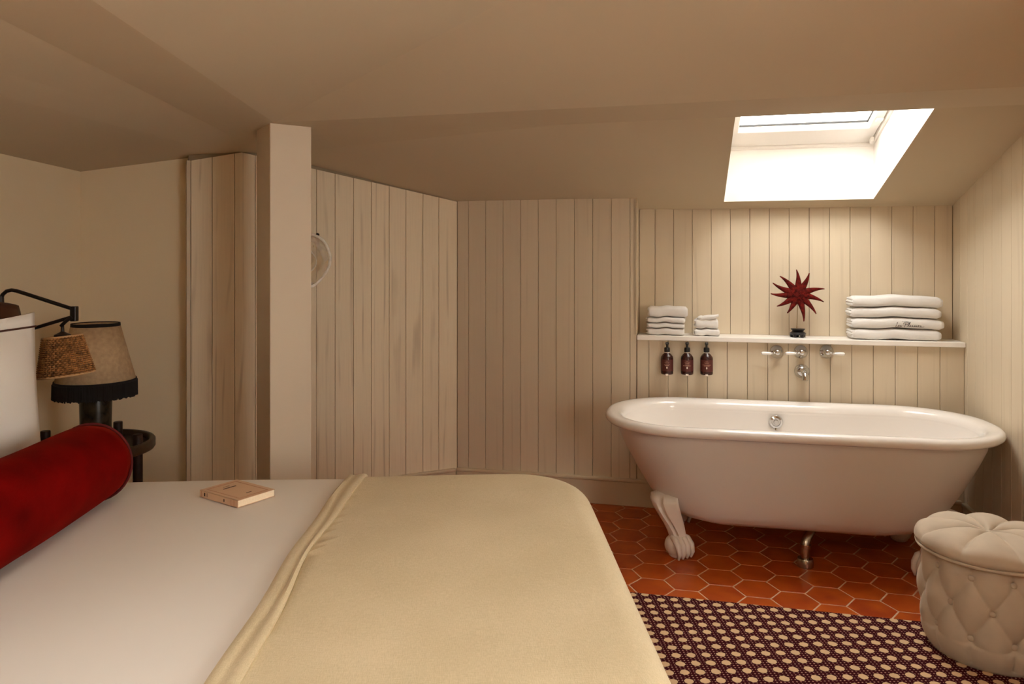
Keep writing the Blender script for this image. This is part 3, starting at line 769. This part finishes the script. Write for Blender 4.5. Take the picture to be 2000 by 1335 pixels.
for i, (a_, b_, h, lab) in enumerate(((.122, .312, .036, 'small white towel at the bottom of the left shelf stack'), (.120, .312, .026, 'thin white towel second from the bottom in the left shelf stack'), (.119, .316, .029, 'thin white towel third from the bottom in the left shelf stack'), (.124, .328, .056, 'thick small white towel on top of the left shelf stack'))):
    put_towel(a_, b_, zz, h, .12, 10+i, lab, gl_, rz=(0, 1, -1, 1.5)[i]); zz += h+.0016
put_towel(.366, .492, SZ+.0005, .036, .11, 21, 'small folded white washcloth under the knotted one on the shelf', 'washcloths on the shelf', name='washcloth')
wc = thing('washcloth', MBATH(.427, -.068, SZ+.0385), 'small white washcloth with a turned over flap, beside the left towel stack', 'towel', 'washcloths on the shelf')
o = part('folded_cloth', towel(.116, .10, .052, 22, 0, 2), 'terry', wc, smooth=True); recalc(o)
# flap: a diagonal roll lying over the top
R = []
for i in range(13):
    f = i/12; x = -.052+.112*f; z = .044+.030*f**1.4+.004*sin(f*5); y = -.030+.004*sin(f*6); r_ = .007+.007*sin(pi*min(1, f*.9+.1))
    R.append([(x, y+1.9*r_*cos(t), z+r_*sin(t)*(1.0)) for t in [2*pi*j/12 for j in range(12)]])
o = part('flap', rings(R), 'terry', wc, smooth=True)
R = [[(-.046+.034*f+.003*cos(t), -.02+.03*cos(t)*(.5+.5*sin(pi*(.2+.6*f))), .052+.014*sin(pi*(.15+.7*f))*max(0, sin(t))+.002*sin(t)) for t in [2*pi*j/14 for j in range(14)]] for f in [k/8 for k in range(9)]]
o = part('flap', rings(R), 'terry', wc, smooth=True)
gr_ = 'large folded white bath towels stacked at the right end of the shelf'
zz = SZ+.0005; zs_ = []
for i, (a_, b_, h, lab) in enumerate(((1.135, 1.537, .054, 'large white bath towel at the bottom of the right shelf stack'), (1.132, 1.549, .053, 'large white bath towel with black script lettering in the right shelf stack'), (1.130, 1.537, .052, 'large white bath towel directly above the lettered one on the shelf'), (1.134, 1.544, .056, 'large white bath towel on top of the right shelf stack'))):
    t_ = put_towel(a_, b_, zz, h, .135, 30+i, lab, gr_, vc_=-.072, rz=(0, .5, -.6, .8)[i], sag=(.001, .003, .0045, .006)[i], nf=3)
    if i == 1: lt_ = t_; lz = zz
    zz += h+.0004
# embroidered lettering: hand-drawn strokes in (x, z), laid on the front of the towel
SCR = [[(0, .2), (.10, .55), (.2, 1.0), (.16, 1.08), (.10, .8), (.05, .3), (.02, .05), (.14, .02), (.26, .2)], [(.26, .2), (.36, .38), (.32, .48), (.26, .3), (.3, .08), (.42, .14), (.5, .4)], [(.5, .42), (.54, .3), (.54, .1), (.44, .06), (.6, .12)],
       [(.86, 0), (.95, .5), (1.02, 1.0)], [(.74, .75), (.9, 1.08), (1.15, 1.15), (1.3, .95), (1.2, .65), (.98, .55)],
       [(1.12, .15), (1.32, .6), (1.44, 1.1), (1.38, 1.08), (1.30, .5), (1.3, .1), (1.4, .2)], [(1.4, .2), (1.5, .42), (1.48, .12), (1.58, .12), (1.68, .42), (1.68, .1), (1.78, .2)],
       [(1.78, .12), (1.86, .4), (1.88, .1), (1.96, .4), (2.0, .1), (2.08, .4), (2.1, .1), (2.2, .2)], [(2.2, .2), (2.3, .38), (2.26, .46), (2.2, .26), (2.26, .08), (2.38, .16), (2.46, .42)], [(2.46, .42), (2.5, .28), (2.48, .1), (2.38, .06), (2.62, .06), (2.8, .14)]]
def smooth_path(p, m_=5):
    P_ = [Vector((x, y, 0)) for x, y in p]; out = []
    for i in range(len(P_)-1):
        a_, b2, c_, d_ = P_[max(i-1, 0)], P_[i], P_[i+1], P_[min(i+2, len(P_)-1)]
        for k in range(m_): t = k/m_; out.append(.5*((2*b2)+(c_-a_)*t+(2*a_-5*b2+4*c_-d_)*t*t+(3*b2-a_-3*c_+d_)*t**3))
    return out+[P_[-1]]
lg = G(); sc_ = .046
for s_ in SCR: lg.add(*tube([(q.x*sc_, 0, q.y*.0215) for q in smooth_path(s_)], .0009, 5))
HOT = {'H': [[(0, 0), (0, 1)], [(.6, 0), (.6, 1)], [(0, .5), (.6, .5)]], 'O': [[(.3, 0), (0, .3), (0, .7), (.3, 1), (.6, .7), (.6, .3), (.3, 0)]], 'T': [[(.3, 0), (.3, 1)], [(0, 1), (.6, 1)]], 'E': [[(.55, 0), (0, 0), (0, 1), (.55, 1)], [(0, .5), (.45, .5)]], 'L': [[(0, 1), (0, 0), (.55, 0)]]}
for k, ch in enumerate('HOTEL'):
    for s_ in HOT[ch]: lg.add(*tube([((k*1.5+x)*.0046+.030, 0, .0275+y*.0042) for x, y in s_], .0004, 4))
part('lettering', lg, 'ink', lt_, T(-.010, -.0672, .0120), label='black script lettering')
# sun star on a stand
st = thing('star_ornament', MBATH(.884, -.072, SZ), 'dark red dried sea star with eleven arms on a black stand', 'ornament')
sg_ = G(); cz = .222; angs = [87, 57, 20, -10, -42, -72, -112, -142, -174, 162, 127]; lens_ = [.128, .122, .130, .128, .132, .142, .112, .122, .135, .138, .130]
for an, ln in zip(angs, lens_):
    a_ = radians(an); R = []
    for i in range(13):
        f = i/12; d = .022+(ln-.022)*f; bend = radians(7)*f*f*(1 if int(an) % 2 else -1); w_ = .0190*(1-f)**1.05+.0024; h_ = .014*(1-f)+.002
        c_ = Vector((cos(a_+bend)*d, -.004-.012*f*f, sin(a_+bend)*d)); pr_ = Vector((-sin(a_+bend), 0, cos(a_+bend)))
        R.append([tuple(c_+pr_*w_*cos(t)+Vector((0, -1, 0))*h_*sin(t)) for t in [2*pi*j/12 for j in range(12)]])
    sg_.add(*rings(R), T(0, 0, cz))
sg_.add(*ellipsoid((0, 0, 0), .046, .019, .046, 24, 12), T(0, -.004, cz))
rr = random.Random(5)
for k in range(90):
    a_ = rr.uniform(0, 2*pi); d = .046*sqrt(rr.random()); sg_.add(*ellipsoid((d*cos(a_), -.022+.0035*(d/.046)**2*3, cz+d*sin(a_)), .0032, .004, .0032, 6, 4))
part('star', sg_, 'star_red', st, smooth=True)
part('rod', tube([(-.004, .010, .035), (-.001, .012, .12), (.001, .012, .215)], .0018, 8), 'brass_rod', st)
bs = G(); bs.add(*lathe([(.030, .012), (.038, .014), (.041, .020), (.034, .026), (.027, .031), (.031, .037), (.036, .041), (.035, .044), (.005, .044)], 28))
for k in range(5): t = 2*pi*k/5+.3; bs.add(*lathe([(.008, 0), (.010, .006), (.009, .016)], 10), T(.030*cos(t), .030*sin(t), .0004))
part('base', bs, 'black_wood', st, smooth=40)

# ================================================================== BOTTLES, TAPS
def bottle(u, dz, k, label):
    b = thing('pump_bottle', MBATH(u, .040, .718+dz), label, 'bottle', 'pump bottles under the shelf')
    body = part('body', lathe([(.028, 0), (.0315, .003), (.032, .008), (.032, .084), (.030, .092), (.022, .103), (.0145, .109), (.0135, .113)], 32), 'bottle_brown', b, smooth=40)
    n = 20; rows = [[(.0324*cos(t), .0324*sin(t), z) for t in [-pi/2-1.35+2.7*j/n for j in range(n+1)]] for z in (.018, .078)]
    part('label', rings(rows, False, False, False), 'bottle_label', body, smooth=True)
    pg = G(); rr = random.Random(k)
    def strip(x0, x1, z0, z1):
        m_ = 6; rws = [[(.0328*sin(x/.0328), -.0328*cos(x/.0328), z) for x in [x0+(x1-x0)*j/m_ for j in range(m_+1)]] for z in (z0, z1)]
        pg.add(*rings(rws, False, False, False))
    for z, w_ in ((.070, .006), (.064, .012), (.060, .010), (.051, (.015, .011, .022)[k]), (.0465, (.010, .021, .014)[k])):
        x = -w_
        while x < w_:
            e = min(w_, x+rr.uniform(.002, .006)); strip(x, e, z, z+(.0024 if z < .055 else .0012)); x = e+.0012
    part('print', pg, 'label_print', body)
    eg = G(); eg.add(*ellipsoid((0, -.0326, .037), .0034, .0008, .0058, 10, 6)); part('emblem', eg, 'label_white', body)
    part('collar_ring', lathe([(.0138, .111), (.0142, .115)], 24), 'label_white', b, smooth=40)
    cap = part('pump_collar', lathe([(.0135, .1145), (.0150, .117), (.0150, .134), (.0125, .139), (.007, .140)], 24), 'black_plastic', b, smooth=40)
    hd = G(); hd.add(*lathe([(.0055, .139), (.0055, .152), (.0085, .154), (.0090, .163), (.006, .166)], 20)); hd.add(*tube([(0, 0, .159), (0, -.012, .160), (0, -.030, .157)], [.0062, .0055, .0042], 10))
    part('pump_head', hd, 'black_plastic', cap, smooth=40)
    cl = G(); cl.add(*bbox(-.007, .007, -.030, .0395, -.0035, -.0002, .001)); cl.add(*bbox(-.007, .007, -.0335, -.0300, -.0035, .005, .001)); cl.add(*bbox(-.012, .012, .036, .0395, -.012, .10, .001))
    part('wall_holder', cl, 'label_white', b)
bottle(.224, -.002, 0, 'brown pump bottle nearest the niche corner, leftmost of three under the shelf')
bottle(.326, .0, 1, 'brown pump bottle in the middle of the three under the shelf')
bottle(.424, .002, 2, 'brown pump bottle nearest the taps, rightmost of three under the shelf')
def tap(u, z, side, label, cross=False):
    t = thing('tap_handle', MBATH(u, 0, z), label, 'tap', 'wall taps over the bath')
    part('escutcheon', lathe([(.034, 0), (.0345, .003), (.031, .008), (.022, .017), (.016, .024), (.0135, .034), (.014, .042), (.011, .047), (.002, .049)], 32), 'chrome', t, RX(90), smooth=50)
    st_ = part('lever_stem', G().add(*tube([(side*.006, -.040, -.002), (side*.024, -.044, -.005)], [.0055, .0045], 10)).add(*ellipsoid((side*.026, -.044, -.005), .005, .006, .006, 10, 6)), 'chrome', t, smooth=True)
    R = [(.0045, .028), (.0065, .034), (.0075, .045), (.0085, .060), (.0082, .072), (.006, .076)]
    v_, f_ = lathe(R, 16)
    part('lever', G().add(v_, f_, T(0, -.044, -.005) @ RY(90*side)), 'porcelain', t, smooth=50)
    part('lever_tip', G().add(*ellipsoid((0, 0, 0), .0035, .0045, .0045, 10, 6), T(side*.0775, -.044, -.005)), 'chrome', t, smooth=True)
tap(.772, .843, -1, 'chrome tap with white lever pointing left, furthest left on the wall')
tap(.888, .846, -1, 'chrome tap with white lever pointing left, directly above the spout')
tap(1.010, .850, 1, 'chrome tap with white lever pointing right')
sp = thing('bath_spout', MBATH(.893, 0, .748), 'chrome wall spout below the middle tap', 'spout')
part('escutcheon', lathe([(.036, 0), (.0365, .003), (.033, .009), (.026, .018), (.021, .026), (.005, .030)], 32), 'chrome', sp, RX(90), smooth=50)
part('nozzle', G().add(*tube([(0, -.02, .002), (0, -.06, .006), (0, -.095, .003), (0, -.115, -.012), (0, -.120, -.030)], [.017, .0155, .0145, .014, .0135], 16)), 'chrome', sp, smooth=50)

# ================================================================== BEDSIDE
ns = thing('side_table', Matrix.Translation((-1.712, 3.02, .0006)), 'round dark wood side table with four posts beside the bed', 'side table')
part('tabletop', lathe([(.215, .525), (.215, .548)], 40), 'dark_wood', ns, smooth=40)
part('rail', lathe([(.214, .530), (.232, .530), (.237, .537), (.237, .564), (.231, .571), (.220, .571), (.214, .565), (.214, .530)], 48, False, False), 'rail_wood', ns, smooth=50)
for an in (-8, 90, 172, 258): part('leg', lathe([(.0155, 0), (.0185, .3), (.0185, .606), (.0165, .608)], 16), 'dark_wood', ns, T(.206*cos(radians(an)), .206*sin(radians(an)), 0), smooth=40)
bbn = part('notepad', bbox(-.06, .06, -.042, .042, 0, .008, .001), 'paper', M=Matrix.Translation((-1.60, 2.935, .5492)) @ RZ(25)); tagged(bbn, 'small white notepad lying on the bedside table', 'notepad')
tl = thing('table_lamp', Matrix.Translation((-1.738, 3.10, .5492)), 'bedside lamp with dark mottled base, linen shade and black fringe', 'lamp')
zb = -.5492
o = part('base', lathe([(.058, 0), (.060, .01), (.0585, .05), (.062, .20), (.060, .212), (.02, .216)], 36), 'lamp_stone', tl, smooth=40)
part('stem', lathe([(.008, .21), (.008, .40)], 12), 'brass_rod', tl)
sh = part('lamp_shade', lathe([(.151, .805+zb), (.090, 1.043+zb)], 48, False, False), 'linen_shade', tl, smooth=True)
sh.modifiers.new('thick', 'SOLIDIFY').thickness = .003
part('top_trim', lathe([(.0905, 1.031+zb), (.0925, 1.031+zb), (.0915, 1.047+zb), (.087, 1.047+zb)], 48, False, False), 'black_fringe', sh, smooth=40)
part('shade_top', lathe([(.001, 1.036+zb), (.0885, 1.036+zb)], 40), 'black_fringe', sh)
part('bottom_trim', lathe([(.152, .797+zb), (.155, .797+zb), (.1535, .812+zb), (.1500, .812+zb)], 48, False, False), 'black_fringe', sh, smooth=40)
fg_ = G(); rr = random.Random(9)
for k in range(230):
    t = 2*pi*k/230; r_ = .1535+rr.uniform(-.0015, .0015); zl_ = .742+zb+rr.uniform(-.003, .004)
    fg_.add(*tube([(r_*cos(t), r_*sin(t), .803+zb), ((r_+.001)*cos(t+rr.uniform(-.01, .01)), (r_+.001)*sin(t), zl_)], .0030, 5))
part('fringe', fg_, 'black_fringe', tl, kind='stuff')
# swing-arm wall lamp with wicker shade
WX = BD(-1.96, 2.68).x
wl = thing('wall_lamp', Matrix.Translation((-1.574, 2.60, 1.085)), 'black swing arm wall lamp with woven wicker shade over the bed', 'lamp')
def L(x, z, y=0.0): return (x+1.574, y, z-1.085)
part('wall_plate', bbox(WX+1.574+.0, WX+1.574+.018, -.03, .03, -.15, .11, .004), 'bronze_black', wl)
part('upper_arm', tube([L(WX+.01, 1.16), L(-1.80, 1.16)], .0065, 10), 'bronze_black', wl, smooth=50)
part('pivot', lathe([(.011, 1.14-1.085), (.012, 1.15-1.085), (.011, 1.182-1.085)], 14), 'bronze_black', wl, T(-1.792+1.574, 0, 0), smooth=40)
part('bent_arm', tube([L(-1.790, 1.172), L(-1.783, 1.188), L(-1.770, 1.199), L(-1.752, 1.203), L(-1.735, 1.200), L(-1.70, 1.189), L(-1.62, 1.163), L(-1.542, 1.138)], .0066, 10), 'bronze_black', wl, smooth=50)
part('elbow', bbox(-1.543+1.574, -1.523+1.574, -.011, .011, 1.094-1.085, 1.146-1.085, .002), 'bronze_black', wl)
part('lower_arm', tube([L(-1.545, 1.108), L(-1.585, 1.096), L(-1.675, 1.069), L(WX+.012, .965)], .0062, 10), 'bronze_black', wl, smooth=50)
part('link', tube([L(-1.535, 1.110, -.012), L(-1.555, 1.094, -.014), L(-1.572, 1.078, -.012)], .0062, 10), 'bronze_black', wl, smooth=50)
sk = part('lamp_holder', lathe([(.005, 1.078-1.085), (.006, 1.058-1.085), (.012, 1.054-1.085), (.026, 1.047-1.085), (.028, 1.032-1.085), (.024, 1.005-1.085), (.016, .99-1.085)], 20), 'bronze_black', wl, smooth=45)
part('bulb', ellipsoid((0, 0, .955-1.085), .026, .026, .036, 16, 10), 'bulb', sk, smooth=True)
tilt = T(0, 0, 1.035-1.085) @ RY(-6) @ T(0, 0, -(1.035-1.085))
z0s, z1s, r0s, r1s = .907-1.085, 1.040-1.085, .0875, .060
wg_ = G(); NR = 19; NSg = 76
for i in range(NR):
    f = (i+.5)/NR; z = z0s+(z1s-z0s)*f; r_ = r0s+(r1s-r0s)*f
    wg_.add(*tube([((r_+.0022*(1 if (k+i) % 2 else -1)*1.0)*cos(2*pi*k/NSg), (r_+.0022*(1 if (k+i) % 2 else -1))*sin(2*pi*k/NSg), z) for k in range(NSg)], .0030, 5, True))
for k in range(38):
    t = 2*pi*(k*2+.5)/NSg; wg_.add(*tube([(r0s*cos(t), r0s*sin(t), z0s), (r1s*cos(t), r1s*sin(t), z1s)], .0015, 4))
ws = part('lamp_shade', wg_, 'wicker', wl, tilt, kind='stuff')
part('shade_liner', lathe([(r0s-.003, z0s), (r1s-.003, z1s)], 40, False, False), 'wicker_dark', ws, smooth=True)
for z, r_ in ((z0s, r0s+.001), (z1s, r1s+.001)): part('shade_edge', tube([(r_*cos(2*pi*k/48), r_*sin(2*pi*k/48), z) for k in range(48)], .0036, 8, True), 'wicker_edge', ws, smooth=True)
part('shade_ring', tube([(.058*cos(2*pi*k/32), .058*sin(2*pi*k/32), z1s-.004) for k in range(32)], .0015, 5, True), 'bronze_black', ws)
sp_ = G()
for k in range(3): t = 2*pi*k/3+.4; sp_.add(*tube([(.02*cos(t), .02*sin(t), z1s-.004), (.058*cos(t), .058*sin(t), z1s-.004)], .0014, 5))
part('shade_spokes', sp_, 'bronze_black', ws)
# glass wall light on the boarded wall, half hidden by the post
gw = thing('glass_wall_light', MG @ T(-.842, -.002, 1.315), 'clear glass shell wall light on the boarded wall, half hidden by the post', 'wall light')
part('wall_plate', lathe([(.04, 0), (.04, .012), (.03, .018)], 24), 'paint_cream', gw, RX(90), smooth=40)
R = []
no = 28
for i in range(15):
    f = i/14; row = []
    for j in range(no):
        t = 2*pi*j/no; c_, s_ = cos(t), sin(t)
        x = .106*c_*(1-.30*max(0, -s_)**1.5); z = .125*s_ if s_ > 0 else .138*s_
        k = sin(pi/2*f)
        y = -.10+.075*(1-k**2.2) if False else -.035-.070*(k**2.6)+.006*sin(5*t)*k
        row.append((x*k, y, z*k))
    R.append(row)
R = R[1:]
R2 = [[(x*.93, y+.010, z*.93) for x, y, z in r] for r in R]
o = part('glass_shell', rings(R+R2[::-1], True, True, True), 'lamp_glass', gw, smooth=True); recalc(o)
part('glass_rim', tube([(x, y, z) for x, y, z in R[-1]], .0075, 8, True), 'glass_highlight', gw, smooth=True)
R = [[(.05*cos(t)*sin(pi*f)*(1.1-.5*f), -.055-.03*sin(pi*f)+.012*sin(t), -.08+.15*f+.0*t) for t in [2*pi*j/14 for j in range(14)]] for f in [k/10 for k in range(1, 10)]]
part('inner_glass', rings(R), 'lamp_glass', gw, smooth=True)
part('fixing', lathe([(.006, 0), (.006, .05), (.009, .055)], 12), 'bronze_black', gw, T(.045, -.045, .098) @ RX(60), smooth=40)
part('arm', tube([(0, -.012, 0), (0, -.050, 0)], .008, 10), 'paint_cream', gw, smooth=40)
